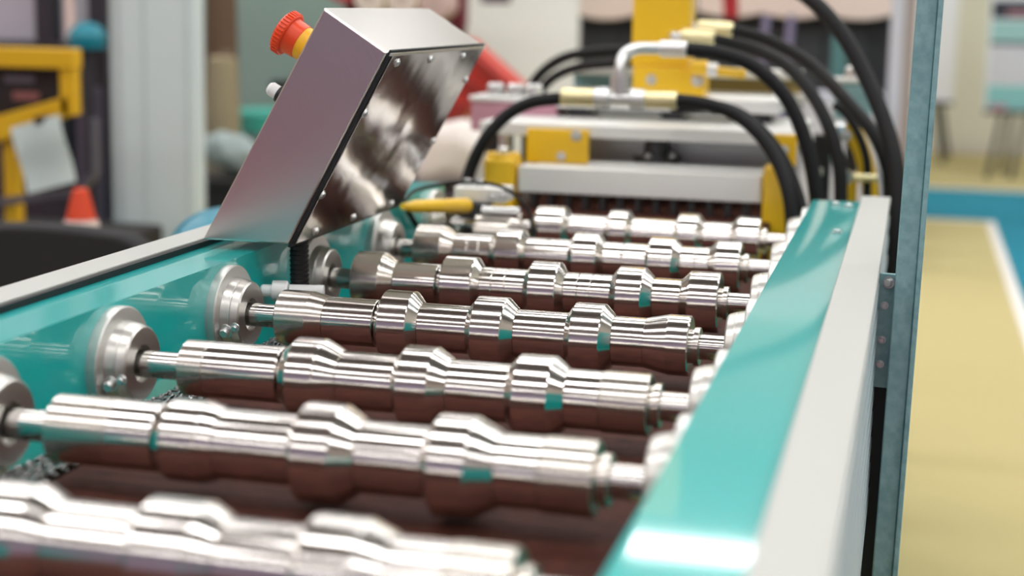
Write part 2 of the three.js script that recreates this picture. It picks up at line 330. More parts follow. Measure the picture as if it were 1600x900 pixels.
// ------------------------------------------------------------------ drive chain below the shafts
{
  const t = thing('drive_chain', 'glossy black oiled roller chain running below the shafts beside the teal web', 'chain', [-1.036, 0.8585, 0]);
  const pitch = 0.0254;
  const plate = (x, w) => { const s = new THREE.Shape(); const r = w; s.absarc(-pitch / 2, 0, r, Math.PI / 2, 1.5 * Math.PI, false); s.quadraticCurveTo(0, -r * 0.55, pitch / 2, -r); s.absarc(pitch / 2, 0, r, -Math.PI / 2, Math.PI / 2, false); s.quadraticCurveTo(0, r * 0.55, -pitch / 2, r);
    const g = new THREE.ExtrudeGeometry(s, { depth: 0.0022, bevelEnabled: true, bevelThickness: 0.0004, bevelSize: 0.0004, bevelSegments: 1, curveSegments: 6 }); g.rotateY(Math.PI / 2); g.translate(x, 0, 0); return metreUV(g); };
  const pins = (w) => [-pitch / 2, pitch / 2].map((z) => rod([-w, 0, z], [w, 0, z], 0.0042, 10, 0.0005));
  const rollers = [[-0.02, -0.008], [0.008, 0.02]].flatMap(([a, b]) => [-pitch / 2, pitch / 2].map((z) => rod([a, 0, z], [b, 0, z], 0.0078, 12, 0.0005)));
  const inner = merge([plate(-0.0225, 0.0105), plate(-0.008, 0.0105), plate(0.0055, 0.0105), plate(0.0195, 0.0105), ...rollers]);
  const outer = merge([plate(-0.0265, 0.0098), plate(-0.0015, 0.0098), plate(0.0245, 0.0098), ...pins(0.031)]);
  for (let k = 0; k < 84; k++) { const o = mesh('link', k % 2 ? outer : inner, M.chain, t); o.position.set(0, 0.0015 * Math.sin(k * 0.9), -1.2 - k * pitch); o.rotation.x = 0.05 * Math.cos(k * 0.9); }
}

// ------------------------------------------------------------------ steel control box
{
  const zf = -2.44, zb = -3.025;
  const TL = [-0.966, 1.439], TR = [-0.853, 1.367], BR = [-1.032, 1.0335], BL = [-1.193, 1.0335];
  const t = thing('control_box', 'tilted brushed stainless control box standing on the teal beam', 'control box', [0, 0, 0]);
  const u = V(TL[0] - BL[0], TL[1] - BL[1], 0).normalize(), n = V(-u.y, u.x, 0);          // along the box, out of its front panel
  // shell with a recessed back opening
  mesh('shell', prism([BL, BR, TR, TL], zb, zf, 0.0035), M.stainless, t);
  // the back plate lies in the overlapping rim, a little proud of the shell
  const rimGeo = new RoundedBoxGeometry(0.004, 0.390, 0.578, 2, 0.001); const bp = new RoundedBoxGeometry(0.0035, 0.374, 0.560, 2, 0.001); metreUV(bp);
  const back = V((TR[0] + BR[0]) / 2, (TR[1] + BR[1]) / 2, (zf + zb) / 2).addScaledVector(n, -0.0056), ang = Math.atan2(TR[1] - BR[1], TR[0] - BR[0]) - Math.PI / 2;
  bp.rotateZ(ang); bp.translate(back.x, back.y, back.z - 0.004);
  rimGeo.rotateZ(ang); rimGeo.translate(back.x + 0.0036 * n.x, back.y + 0.0036 * n.y, (zf + zb) / 2); mesh('black_rim', rimGeo, M.stripBlack, t, 'black strip behind the back plate');  // black strip showing around the edges of the back plate
  mesh('back_plate', bp, M.mirror, t, 'mirror bright back plate');
  const ub = V(TR[0] - BR[0], TR[1] - BR[1], 0), nb = V(ub.y, -ub.x, 0).normalize();
  const at = (s, z) => V(BR[0] + ub.x * s, BR[1] + ub.y * s, z).addScaledVector(nb, 0.0072).toArray();
  for (const [s, z] of [[0.955, zf - 0.055], [0.955, zf - 0.24], [0.955, zf - 0.45], [0.045, zf - 0.09], [0.045, zf - 0.28], [0.045, zf - 0.50], [0.70, zf - 0.02], [0.27, zf - 0.02], [0.80, zb + 0.02], [0.42, zb + 0.02]]) {
    mesh('screw', [socketScrew(at(s, z), nb.toArray(), 0.0062), along(turned([[0, 0.0085], [0.001, 0.0082]], 20), at(s, z), nb.toArray())], M.zinc, t);
  }
  // lid seam line along the top edge of the back
  const e0 = V(TR[0], TR[1], 0).addScaledVector(nb, 0.002);
  mesh('top_lip', bx(e0.x - 0.012, e0.x + 0.004, e0.y - 0.0055, e0.y + 0.0002, zb + 0.004, zf - 0.004, 0.0015).rotateZ(0), M.stainless, t);
  // front panel furniture: emergency stop, key switch, screen bezel
  const onFront = (s, z, h = 0) => V(BL[0], BL[1], z).addScaledVector(u, s).addScaledVector(n, h);
  const es = onFront(0.383, -2.490), nn = n.toArray();
  const stop = mesh('emergency_stop', along(turned([[-0.006, 0.0295], [0.024, 0.0295], [0.0255, 0.028]], 48), es.toArray(), nn), M.collar, t, 'yellow collar of the emergency stop');
  const knob = [along(turned([[0.023, 0.0305], [0.044, 0.032], [0.0465, 0.0325], [0.0465, 0.037], [0.0485, 0.0388], [0.060, 0.0388], [0.065, 0.035], [0.067, 0.027]], 60), es.toArray(), nn)];
  const q = new THREE.Quaternion().setFromUnitVectors(AX, n);
  for (let k = 0; k < 36; k++) { const a = k / 36 * 2 * Math.PI; const g = bx(0.0485, 0.062, -0.0014, 0.0014, 0.0375, 0.0405, 0.0008); g.rotateX(a); g.applyQuaternion(q); g.translate(es.x, es.y, es.z); knob.push(g); }
  mesh('push_button', knob, M.red, stop, 'red ribbed mushroom button');
  const ks = onFront(0.288, -2.475);
  const key = mesh('key_switch', along(turned([[0, 0.0155], [0.012, 0.0155], [0.013, 0.014]], 32), ks.toArray(), nn), M.black, t, 'black key switch with a white cap');
  mesh('switch_cap', along(turned([[0.012, 0.0125], [0.028, 0.0125], [0.033, 0.009]], 32), ks.toArray(), nn), M.white, key);
  const panel = (s0, s1, z0, z1, h) => { const a = onFront((s0 + s1) / 2, (z0 + z1) / 2, h / 2); const g = new RoundedBoxGeometry(h, s1 - s0, z1 - z0, 2, 0.0015); g.rotateZ(Math.atan2(u.y, u.x) - Math.PI / 2); g.translate(a.x, a.y, a.z); return g; };
  mesh('screen_bezel', panel(0.13, 0.23, -2.95, -2.48, 0.006), M.white, t, 'white raised bezel');
  mesh('label_strip', panel(0.155, 0.205, -2.9, -2.476, 0.0068), M.pink, t, 'pink strip on the bezel');
}
// corrugated conduit and its white fitting
{
  const cond = [];
  const prof = []; for (let k = 0; k < 10; k++) { prof.push([k * 0.0085, 0.0165], [k * 0.0085 + 0.0055, 0.0175], [k * 0.0085 + 0.0065, 0.015], [k * 0.0085 + 0.008, 0.015]); }
  cond.push(along(turned(prof, 32), [-1.046, 0.945, -2.525], [-0.01, 1, 0]));
  single('cable_conduit', merge(cond), M.black, 'black corrugated conduit hanging from the bottom of the steel box', 'conduit');
  const f = thing('cable_fitting', 'white plastic cable fitting at the lower end of the black conduit', 'cable fitting');
  mesh('nut', along(turned([[0, 0.0165], [0.001, 0.0185], [0.026, 0.0185], [0.028, 0.0165]], 6), [-1.075, 0.944, -2.47], [1, 0, -0.25]), M.white, f);
  mesh('stub', along(turned([[0, 0.0085], [0.003, 0.011], [0.03, 0.011]], 24), [-1.094, 0.944, -2.464], [1, 0, -0.25]), M.white, f);
  mesh('body', [along(turned([[0, 0.0115], [0.06, 0.0115]], 24), [-1.045, 0.944, -2.478], [1, 0, -0.25]), along(turned([[-0.03, 0.012], [-0.006, 0.012], [0.0, 0.013]], 24), [-1.046, 0.944, -2.525], [0, 1, 0]), rod([-1.046, 0.935, -2.53], [-1.046, 0.935, -2.47], 0.0115)], M.white, f);
}

// ------------------------------------------------------------------ hydraulic drive unit
{
  const t = thing('drive_unit', 'silver hydraulic drive unit with a yellow cylinder beside the farthest roller', 'hydraulic motor');
  mesh('cylinder', along(turned([[0, 0.007], [0.05, 0.0145], [0.27, 0.0185], [0.273, 0.0175]], 32), [-1.076, 1.006, -3.185], [0.072, -0.028, -0.272]), M.yellow, t, 'yellow tapered cylinder');
  mesh('drive_shaft', rod([-1.049, AY, -3.47], [-0.98, AY, -3.47], 0.0195), M.shaft, t);
  mesh('clamp_block', bx(-1.002, -0.965, 0.875, 0.985, -3.53, -3.458, 0.003), M.plug, t, 'dark grey clamp block');
  mesh('gearbox', [along(turned([[0, 0.05], [0.004, 0.054], [0.085, 0.054], [0.09, 0.05]], 48), [-0.985, AY - 0.02, -3.47], [1, 0, 0]), along(turned([[0.085, 0.038], [0.11, 0.036]], 40), [-0.985, AY, -3.47], [1, 0, 0])], M.rollMatte, t);
  mesh('valve_block', bx(-1.045, -0.92, 0.985, 1.02, -3.56, -3.47, 0.004), M.alu, t);
  mesh('port', along(turned([[0, 0.015], [0.085, 0.015], [0.09, 0.013]], 32), [-0.968, 0.966, -3.455], [1, 0, 0.0]), M.zinc, t);
  for (const x of [-1.02, -0.99]) mesh('fitting', hexBolt([x, 1.021, -3.5], [0, 1, 0], 0.011, 0.016), M.zinc, t);
  for (const [x, y] of [[-0.95, 1.0], [-0.925, 1.003]]) mesh('fitting', hexBolt([x, y, -3.469], [0, 0, 1], 0.009, 0.008), M.zinc, t);
  mesh('bracket', [bx(-1.045, -0.9, 0.80, 0.86, -3.55, -3.40, 0.003), bx(-1.04, -1.02, 0.86, 0.99, -3.55, -3.5, 0.002)], M.darkSteel, t);
  for (const [x, y, z] of [[-1.035, 0.905, -3.44], [-0.915, 0.875, -3.42]]) mesh('bolt', hexBolt([x, y, z], [0, 0.5, 0.8], 0.010, 0.012), M.zinc, t);
  const cb = (pts, r, label) => single('control_cable', tube(pts, r, 60, 10), M.hose, label, 'cable');
  cb([[-1.064, 1.022, -3.16], [-1.072, 1.032, -3.25], [-1.055, 1.036, -3.33], [-0.990, 1.044, -3.38], [-0.905, 1.030, -3.41], [-0.852, 0.990, -3.405], [-0.834, 0.945, -3.40], [-0.838, 0.905, -3.40]], 0.0042, 'thin black cable arching over the drive unit from the yellow cylinder');
  cb([[-1.085, 0.985, -3.25], [-1.080, 0.935, -3.33], [-1.063, 0.927, -3.36], [-1.034, 0.938, -3.38], [-1.024, 0.912, -3.40], [-0.996, 0.914, -3.42]], 0.006, 'short black cable looping low below the yellow cylinder');
}

// ------------------------------------------------------------------ cutting unit
{
  const t = thing('cutting_press', 'cutting press of pale bars and yellow blocks across the far end', 'press', [0, 0, 0]);
  mesh('bed', bx(-1.0, -0.33, 0.62, 0.925, -4.4, -3.72, 0.004), M.rust, t, 'dark brown press bed');
  for (let k = 0; k < 13; k++) { const x = -0.955 + k * 0.046; mesh('guide_tooth', bx(x, x + 0.016, 0.925, 0.975, -3.90, -3.86, 0.002), M.darkSteel, t); }
  mesh('front_bar', bx(-0.985, -0.357, 0.968, 1.036, -3.93, -3.85, 0.003), M.alu, t);
  mesh('second_bar', bx(-0.97, -0.34, 1.0, 1.036, -4.08, -4.0, 0.003), M.alu, t);
  mesh('back_screen', bx(-0.98, -0.36, 0.925, 1.099, -4.215, -4.20, 0.002), M.groove, t);
  mesh('top_plate', bx(-1.14, -0.285, 1.100, 1.135, -4.55, -4.02, 0.004), M.alu, t);
  for (const x of [-1.09, -0.33]) mesh('guide_post', rod([x, 0.60, -4.12], [x, 1.10, -4.12], 0.021), M.zinc, t, 'polished guide post');
  mesh('guide_post', rod([-1.03, 0.60, -4.25], [-1.03, 1.10, -4.25], 0.018), M.darkSteel, t);
  // ram
  mesh('ram', [along(turned([[0, 0.062], [0.016, 0.062], [0.016, 0.036], [0.03, 0.033], [0.066, 0.033]], 48), [-0.668, 1.034, -4.125], [0, 1, 0])], M.darkSteel, t, 'dark ram column');
  for (const a of [0.4, 1.9, 3.5, 5.1]) mesh('bolt', hexBolt([-0.668 + 0.049 * Math.cos(a), 1.05, -4.125 + 0.049 * Math.sin(a)], [0, 1, 0], 0.009, 0.01), M.zinc, t);
  // yellow parts
  mesh('end_block', [bx(-1.075, -0.992, 0.80, 1.055, -3.93, -3.83, 0.012), along(turned([[0, 0.043], [0.015, 0.045], [0.02, 0.043]], 32), [-1.033, 1.045, -3.88], [0, 1, 0])], M.yellow, t, 'yellow end block with a round cap');
  mesh('bolt', hexBolt([-1.033, 1.066, -3.88], [0, 1, 0], 0.016, 0.014), M.zinc, t);
  mesh('end_gusset', prism([[-0.352, 0.70], [-0.352, 1.06], [-0.318, 1.065], [-0.295, 1.02], [-0.280, 0.95], [-0.272, 0.86], [-0.285, 0.70]], -3.93, -3.83, 0.006), M.yellow, t, 'yellow curved gusset');
  mesh('cover_plate', bx(-1.002, -0.832, 1.03, 1.122, -4.014, -3.999, 0.003), M.yellow, t, 'yellow cover plate');
  mesh('bolt', hexBolt([-0.865, 1.108, -3.999], [0, 0, 1], 0.011, 0.01), M.zinc, t);
  mesh('bolt', hexBolt([-0.905, 1.05, -3.999], [0, 0, 1], 0.009, 0.008), M.zinc, t);
  mesh('cover_plate', bx(-0.345, -0.285, 1.05, 1.13, -4.014, -3.999, 0.003), M.yellow, t, 'small yellow plate');
  mesh('bolt', hexBolt([-0.318, 1.09, -3.999], [0, 0, 1], 0.01, 0.01), M.zinc, t);
  // column block on the top plate
  mesh('column_block', bx(-0.768, -0.568, 1.20, 1.285, -4.40, -4.28, 0.004), M.yellow, t, 'yellow column foot');
  mesh('upper_beam', bx(-0.985, -0.355, 1.163, 1.20, -4.53, -4.27, 0.004), M.alu, t);
  for (const x of [-0.93, -0.66, -0.41]) mesh('spacer', bx(x - 0.03, x + 0.03, 1.135, 1.163, -4.48, -4.32, 0.002), M.darkSteel, t);
  mesh('port_block', bx(-1.21, -1.11, 0.90, 0.96, -4.75, -4.42, 0.003), M.darkSteel, t);
  mesh('column', bx(-0.775, -0.613, 1.285, 2.05, -4.40, -4.29, 0.005), M.yellow, t, 'tall yellow column');
  mesh('bolt', hexBolt([-0.715, 1.248, -4.28], [0, 0, 1], 0.011, 0.01), M.zinc, t);
  mesh('bolt', hexBolt([-0.585, 1.25, -4.28], [0, 0, 1], 0.013, 0.012), M.zinc, t);
  mesh('cross_pipe', [rod([-0.60, 1.285, -4.26], [-0.555, 1.285, -4.26], 0.022), rod([-0.53, 1.278, -4.26], [-0.45, 1.272, -4.26], 0.013)], M.yellow, t);
  mesh('pipe_nut', along(turned([[0, 0.02], [0.028, 0.02]], 6), [-0.556, 1.281, -4.26], [1, 0, 0]), M.zinc, t);
  // metal block with its bolts, a pinkish reflection put into its colour
  mesh('clamp_plate', bx(-1.25, -0.985, 1.172, 1.186, -4.52, -4.29, 0.003), M.alu, t);
  mesh('clamp_body', bx(-1.245, -0.99, 1.085, 1.172, -4.50, -4.30, 0.003), M.pink, t, 'metal clamp body with a pink reflection painted in');
  for (const x of [-1.19, -1.13, -1.075]) mesh('bolt', hexBolt([x, 1.187, -4.37], [0, 1, 0], 0.026, 0.034), M.zinc, t);
  mesh('upright', bx(-1.22, -1.17, 0.60, 1.086, -4.45, -4.38, 0.003), M.darkSteel, t);
  mesh('upright', bx(-0.27, -0.22, 0.60, 1.10, -4.50, -4.43, 0.003), M.darkSteel, t);
  mesh('base_leg', bx(-0.98, -0.35, 0.012, 0.62, -4.35, -3.78, 0.004), M.teal, t);
}
{
  const t = thing('rear_stand', 'second row of pale bars and tan plates behind the tall yellow column', 'press');
  mesh('rear_bar', bx(-1.07, -0.34, 1.235, 1.262, -4.92, -4.80, 0.003), M.alu, t);
  mesh('rear_bar', bx(-1.09, -0.30, 1.165, 1.19, -4.95, -4.86, 0.003), M.alu, t);
  mesh('tan_plate', bx(-0.72, -0.345, 1.185, 1.236, -4.90, -4.885, 0.002), std({ color: 0xb09a5c, roughness: 0.5 }), t, 'tan plate');
  mesh('grey_plate', bx(-1.07, -0.73, 1.185, 1.236, -4.90, -4.885, 0.002), M.galv, t, 'grey plate');
  mesh('corner_plate', bx(-0.245, -0.12, 1.232, 1.246, -4.88, -4.79, 0.002), M.alu, t);
  mesh('corner_block', bx(-0.235, -0.125, 1.12, 1.232, -4.88, -4.80, 0.003), M.galv, t);
  mesh('bolt', hexBolt([-0.186, 1.247, -4.83], [0, 1, 0], 0.022, 0.034), M.zinc, t);
  for (const x of [-1.03, -0.70, -0.37, -0.18]) mesh('leg', bx(x - 0.02, x + 0.02, 0.012, 1.165, -4.95, -4.91, 0.003), M.darkSteel, t);
}
// yellow curved guard and small valve fittings at the right of the press
{
  const t = thing('valve_stack', 'yellow curved bracket with silver valves behind the black hoses', 'valve', [0, 0, 0]);
  const s = new THREE.Shape(); s.moveTo(-0.17, 1.16); s.quadraticCurveTo(-0.10, 1.09, -0.084, 0.94); s.lineTo(-0.084, 0.70); s.lineTo(-0.125, 0.70); s.lineTo(-0.125, 0.94); s.quadraticCurveTo(-0.14, 1.05, -0.185, 1.11); s.lineTo(-0.17, 1.16);
  const g = new THREE.ExtrudeGeometry(s, { depth: 0.03, bevelEnabled: true, bevelThickness: 0.002, bevelSize: 0.002, bevelSegments: 1 }); g.translate(0, 0, -4.42);
  mesh('bracket', metreUV(g), M.yellow, t);
  mesh('bracket', bx(-0.175, -0.14, 0.70, 1.0, -4.41, -4.39, 0.003), M.yellow, t);
  mesh('valve_body', bx(-0.215, -0.185, 1.045, 1.125, -4.32, -4.28, 0.004), M.galv, t);
  mesh('valve_cap', along(turned([[0, 0.02], [0.012, 0.022], [0.02, 0.012]], 24), [-0.198, 1.125, -4.3], [0, 1, 0]), M.zinc, t);
  mesh('cross_rod', rod([-0.19, 1.001, -4.27], [-0.085, 0.999, -4.27], 0.010), M.brass, t);
  mesh('rod_nut', along(turned([[0, 0.022], [0.02, 0.022]], 6), [-0.168, 1.001, -4.265], [0, 0, 1]), M.zinc, t);
  mesh('valve_screw', hexBolt([-0.175, 1.112, -4.28], [0, 0, 1], 0.012, 0.012), M.zinc, t);
  mesh('valve_body', bx(-0.262, -0.237, 0.88, 1.0, -4.3, -4.26, 0.004), M.galv, t);
  mesh('valve_cap', along(turned([[0, 0.016], [0.02, 0.016]], 20), [-0.247, 1.0, -4.28], [0, 1, 0]), M.zinc, t);
  mesh('upright', bx(-0.2, -0.17, 0.012, 0.9, -4.46, -4.43, 0.003), M.darkSteel, t);
  mesh('rail', bx(-0.215, -0.08, 0.68, 0.70, -4.46, -4.25, 0.003), M.darkSteel, t);
}
// ------------------------------------------------------------------ hoses and their fittings
const HG = 'black hydraulic hoses over the press';
const hose = (pts, r, label) => single('hydraulic_hose', tube(pts, r, 90, 18), M.hose, label, 'hose', HG);
hose([[-0.852, 1.219, -3.80], [-0.941, 1.204, -3.80], [-1.000, 1.173, -3.80], [-1.050, 1.119, -3.79], [-1.092, 1.041, -3.79], [-1.110, 0.961, -3.78], [-1.112, 0.80, -3.78]], 0.0165, 'black hose curving down from the brass tee to the drive unit');
hose([[-0.580, 1.223, -3.80], [-0.501, 1.216, -3.80], [-0.426, 1.193, -3.80], [-0.358, 1.143, -3.78], [-0.307, 1.075, -3.75], [-0.276, 0.995, -3.72], [-0.263, 0.86, -3.70], [-0.262, 0.72, -3.70]], 0.0165, 'black hose curving from the brass tee down past the yellow gusset');
hose([[-0.60, 1.190, -3.99], [-0.587, 1.194, -3.97], [-0.484, 1.203, -3.92], [-0.408, 1.181, -3.88], [-0.330, 1.116, -3.84], [-0.272, 1.024, -3.80], [-0.235, 0.90, -3.765], [-0.225, 0.72, -3.76]], 0.0155, 'black hose with a pale band, lying close behind the tee hose');
hose([[-0.561, 1.346, -3.90], [-0.487, 1.339, -3.90], [-0.397, 1.310, -3.90], [-0.318, 1.244, -3.89], [-0.269, 1.160, -3.88], [-0.236, 1.059, -3.87], [-0.214, 0.924, -3.86], [-0.21, 0.72, -3.86]], 0.0185, 'thick black hose arching from the pale elbow fitting');
hose([[-0.54, 1.366, -4.20], [-0.438, 1.345, -4.20], [-0.339, 1.306, -4.15], [-0.262, 1.237, -4.08], [-0.205, 1.147, -4.02], [-0.175, 1.055, -3.99], [-0.165, 0.920, -3.97], [-0.165, 0.72, -3.97]], 0.0175, 'black hose arching from the lower brass end at the yellow column');
hose([[-0.499, 1.388, -4.345], [-0.406, 1.364, -4.35], [-0.282, 1.303, -4.30], [-0.170, 1.207, -4.20], [-0.087, 1.116, -4.12], [-0.048, 1.012, -4.10], [-0.045, 0.888, -4.10], [-0.045, 0.70, -4.10]], 0.0185, 'long black hose arching from the upper brass end to the post');
hose([[-0.60, 1.64, -4.22], [-0.395, 1.541, -4.20], [-0.285, 1.483, -4.15], [-0.199, 1.402, -4.10], [-0.127, 1.291, -4.05], [-0.069, 1.173, -3.99], [-0.034, 1.066, -3.94], [-0.022, 0.927, -3.90], [-0.022, 0.70, -3.90]], 0.021, 'thickest black hose coming in from above the picture to the post');
hose([[-0.215, 1.19, -4.365], [-0.189, 1.174, -4.362], [-0.148, 1.120, -4.355], [-0.118, 1.045, -4.345], [-0.112, 0.958, -4.345], [-0.112, 0.702, -4.345]], 0.012, 'thin black hose in front of the yellow curved bracket');
hose([[-0.70, 1.312, -4.72], [-0.775, 1.315, -4.72], [-0.941, 1.311, -4.72], [-1.067, 1.287, -4.72], [-1.140, 1.236, -4.72], [-1.176, 1.176, -4.72], [-1.181, 0.962, -4.715]], 0.016, 'upper of two black hoses arching behind the pink clamp');
hose([[-0.70, 1.276, -4.66], [-0.766, 1.280, -4.66], [-0.910, 1.276, -4.66], [-1.024, 1.257, -4.66], [-1.097, 1.218, -4.66], [-1.134, 1.160, -4.66], [-1.141, 0.962, -4.66]], 0.015, 'lower of two black hoses arching behind the pink clamp');
{
  const t = thing('tee_fitting', 'silver tee fitting with brass ferrules and a bent elbow above the press', 'pipe fitting');
  for (const [a, b] of [[-0.862, -0.776], [-0.648, -0.568]]) mesh('ferrule', along(turned([[0, 0.0205], [0.004, 0.0225], [b - a - 0.004, 0.0225], [b - a, 0.0205]], 32), [a, 1.222, -3.80], [1, 0, 0]), M.brass, t, 'brass hose ferrule');
  mesh('nut', along(turned([[0, 0.024], [0.003, 0.026], [0.037, 0.026], [0.04, 0.024]], 6), [-0.777, 1.222, -3.80], [1, 0, 0]), M.zinc, t);
  mesh('nut', along(turned([[0, 0.024], [0.003, 0.026], [0.037, 0.026], [0.04, 0.024]], 6), [-0.688, 1.222, -3.80], [1, 0, 0]), M.zinc, t);
  mesh('tee_body', [rod([-0.74, 1.222, -3.80], [-0.685, 1.222, -3.80], 0.018), rod([-0.712, 1.222, -3.80], [-0.712, 1.27, -3.80], 0.017), along(turned([[0, 0.027], [0.032, 0.027]], 6), [-0.712, 1.245, -3.80], [0, 1, 0])], M.zinc, t);
  mesh('elbow', tube([[-0.712, 1.26, -3.80], [-0.714, 1.30, -3.805], [-0.708, 1.328, -3.82], [-0.685, 1.345, -3.85], [-0.65, 1.3465, -3.885], [-0.62, 1.3465, -3.90]], 0.0155, 48, 18), M.zinc, t);
  mesh('ferrule', along(turned([[0, 0.018], [0.004, 0.022], [0.066, 0.022], [0.07, 0.020]], 32), [-0.632, 1.3465, -3.90], [1, 0, 0]), M.zinc, t);
}
for (const [x0, x1, y, z, label] of [[-0.622, -0.53, 1.372, -4.20, 'lower of the two pale brass hose ends beside the yellow column'], [-0.60, -0.50, 1.394, -4.345, 'upper of the two pale brass hose ends beside the yellow column']]) {
  const t = thing('hose_end', label, 'pipe fitting');
  mesh('ferrule', along(turned([[0, 0.019], [0.004, 0.0225], [x1 - x0 - 0.004, 0.0225], [x1 - x0, 0.020]], 32), [x0, y, z], [1, -0.05, 0]), M.brass, t);
  mesh('stem', z < -4.3 ? rod([-0.612, y, z], [x0 + 0.01, y, z], 0.014) : tube([[x0 + 0.01, y, z], [x0 - 0.02, y, z - 0.01], [x0 - 0.03, y, z - 0.05], [x0 - 0.03, y, z - 0.088]], 0.013, 24, 14), M.zinc, t);
}

// ------------------------------------------------------------------ galvanized post
{
  const t = thing('steel_post', 'blue grey galvanized steel post rising beside the wide teal beam', 'post', [0.0, 0.006, -2.62]);
  t.rotation.z = -1.25 * Math.PI / 180;
  const s = [[-0.031, 0], [0.011, 0]];
  mesh('post_face', bx(-0.036, -0.002, 0, 2.3, -0.04, 0, 0.003), M.galv, t);
  mesh('post_edge', bx(-0.002, 0.0065, 0, 2.3, -0.04, 0.012, 0.002), M.galv, t);
  const plate = bx(-0.062, -0.005, 0.80, 1.0, -0.052, -0.042, 0.002); mesh('side_bracket', plate, M.galv, t);
  mesh('dark_gap_plate', bx(-0.064, -0.012, 0.2, 0.83, -0.075, -0.06, 0.002), M.black, t, 'black plate added to darken the gap behind the post');  // added black sheet, stands in for the dark gap here
  mesh('bolt', hexBolt([-0.046, 0.985, -0.041], [-0.2, 0, 0.86], 0.0075, 0.01), M.zinc, t);
  for (const y of [0.945, 0.885, 0.842]) mesh('bolt', hexBolt([-0.050, y, -0.041], [-0.1, 0, 1], 0.005, 0.006), M.zinc, t);
  mesh('foot_plate', bx(-0.06, 0.05, 0.0065, 0.016, -0.08, 0.05, 0.002), M.galv, t);
}
// teal motor guard beyond the beam
{
  const t = thing('motor_guard', 'blue teal rounded guard standing behind the steel box', 'motor guard');
  const g = new THREE.SphereGeometry(0.16, 40, 20, 0, 2 * Math.PI, 0, Math.PI / 2); g.scale(0.78, 0.6, 1.2); g.translate(-1.70, 0.825, -3.6);
  mesh('dome', g, std({ color: 0x067a92, roughness: 0.3 }), t);
  mesh('skirt', along(turned([[0, 0.124], [0.825, 0.124]], 40), [-1.70, 0.012, -3.6], [0, 1, 0]), std({ color: 0x067a92, roughness: 0.35 }), t);
}
// ------------------------------------------------------------------ the hall around the machine
const C = (hex, rough = 0.7, o = {}) => std({ color: hex, roughness: rough, ...o });
struct('partition_rear', bx(-9.9, -0.2, 0, 3.0, -12.1, -12.0, 0.01), C(0xe8d9d0, 0.85));
{ // white pillar with a stepped face
  const p = struct('pillar', bx(-3.585, -3.205, 0, HALL.h, -6.6, -6.5, 0.01), C(0xd0dde0, 0.6));
  for (const [a, b, z] of [[-3.672, -3.60, -6.56], [-3.60, -3.585, -6.60]]) { const m = mesh('pillar_strip', bx(a, b, 0, HALL.h, -6.66, z, 0.006), C(0xc3cfd0, 0.6), p); }
  mesh('pillar_strip', bx(-3.25, -3.235, 0, HALL.h, -6.51, -6.488, 0.004), C(0xc3cfd0, 0.6), p);
  mesh('pillar_strip', bx(-3.47, -3.455, 0, HALL.h, -6.51, -6.492, 0.004), C(0xc3cfd0, 0.6), p);
}
struct('partition_left', bx(-4.75, -2.72, 0, 2.9, -9.6, -9.5, 0.008), C(0x8ea59c, 0.8));
{
  const t = thing('machine_cabinet', 'dark machine cabinet with a dark frame at the left edge, behind the yellow guard', 'cabinet');
  const d = C(0x2e2b33, 0.5);
  mesh('body', bx(-5.4, -3.94, 0.01, 1.22, -7.5, -7.0, 0.01), d, t);
  for (const x of [-4.29, -3.99]) mesh('frame_post', bx(x - 0.05, x + 0.05, 1.22, 2.4, -7.1, -7.0, 0.006), d, t);
  mesh('frame_rail', bx(-5.4, -3.94, 2.4, 2.5, -7.1, -7.0, 0.006), d, t);
  mesh('pale_panel', bx(-5.4, -4.34, 1.22, 2.4, -7.3, -7.25, 0.004), C(0xbdb9c4, 0.5), t, 'pale panel');
  mesh('pale_panel', bx(-4.26, -4.17, 1.22, 2.4, -7.3, -7.25, 0.004), C(0xc4c4cc, 0.5), t, 'pale strip');
  mesh('green_panel', bx(-4.17, -4.04, 1.22, 2.4, -7.32, -7.28, 0.004), C(0x3f6f74, 0.5), t, 'grey green panel');
  mesh('side_panel', bx(-4.10, -3.96, 0.2, 1.0, -6.999, -6.97, 0.01), C(0x54505f, 0.5), t, 'greyish violet side panel');
  mesh('panel_rib', bx(-4.155, -4.145, 0.1, 1.2, -6.999, -6.96, 0.003), C(0x1a3138, 0.4), t);
}
{
  const t = thing('signal_cap', 'round teal cap on the rail beside the white pillar', 'cap', [-3.955, 1.2, -6.85]);
  mesh('cap', along(turned([[0, 0.085], [0.06, 0.095], [0.10, 0.075], [0.125, 0.03]], 32), [0, 0, 0], [0, 1, 0]), C(0x0a8296, 0.35), t);
  mesh('cap_stem', rod([0, -1.19, 0], [0, 0, 0], 0.03), C(0x2e2b33, 0.5), t);
}
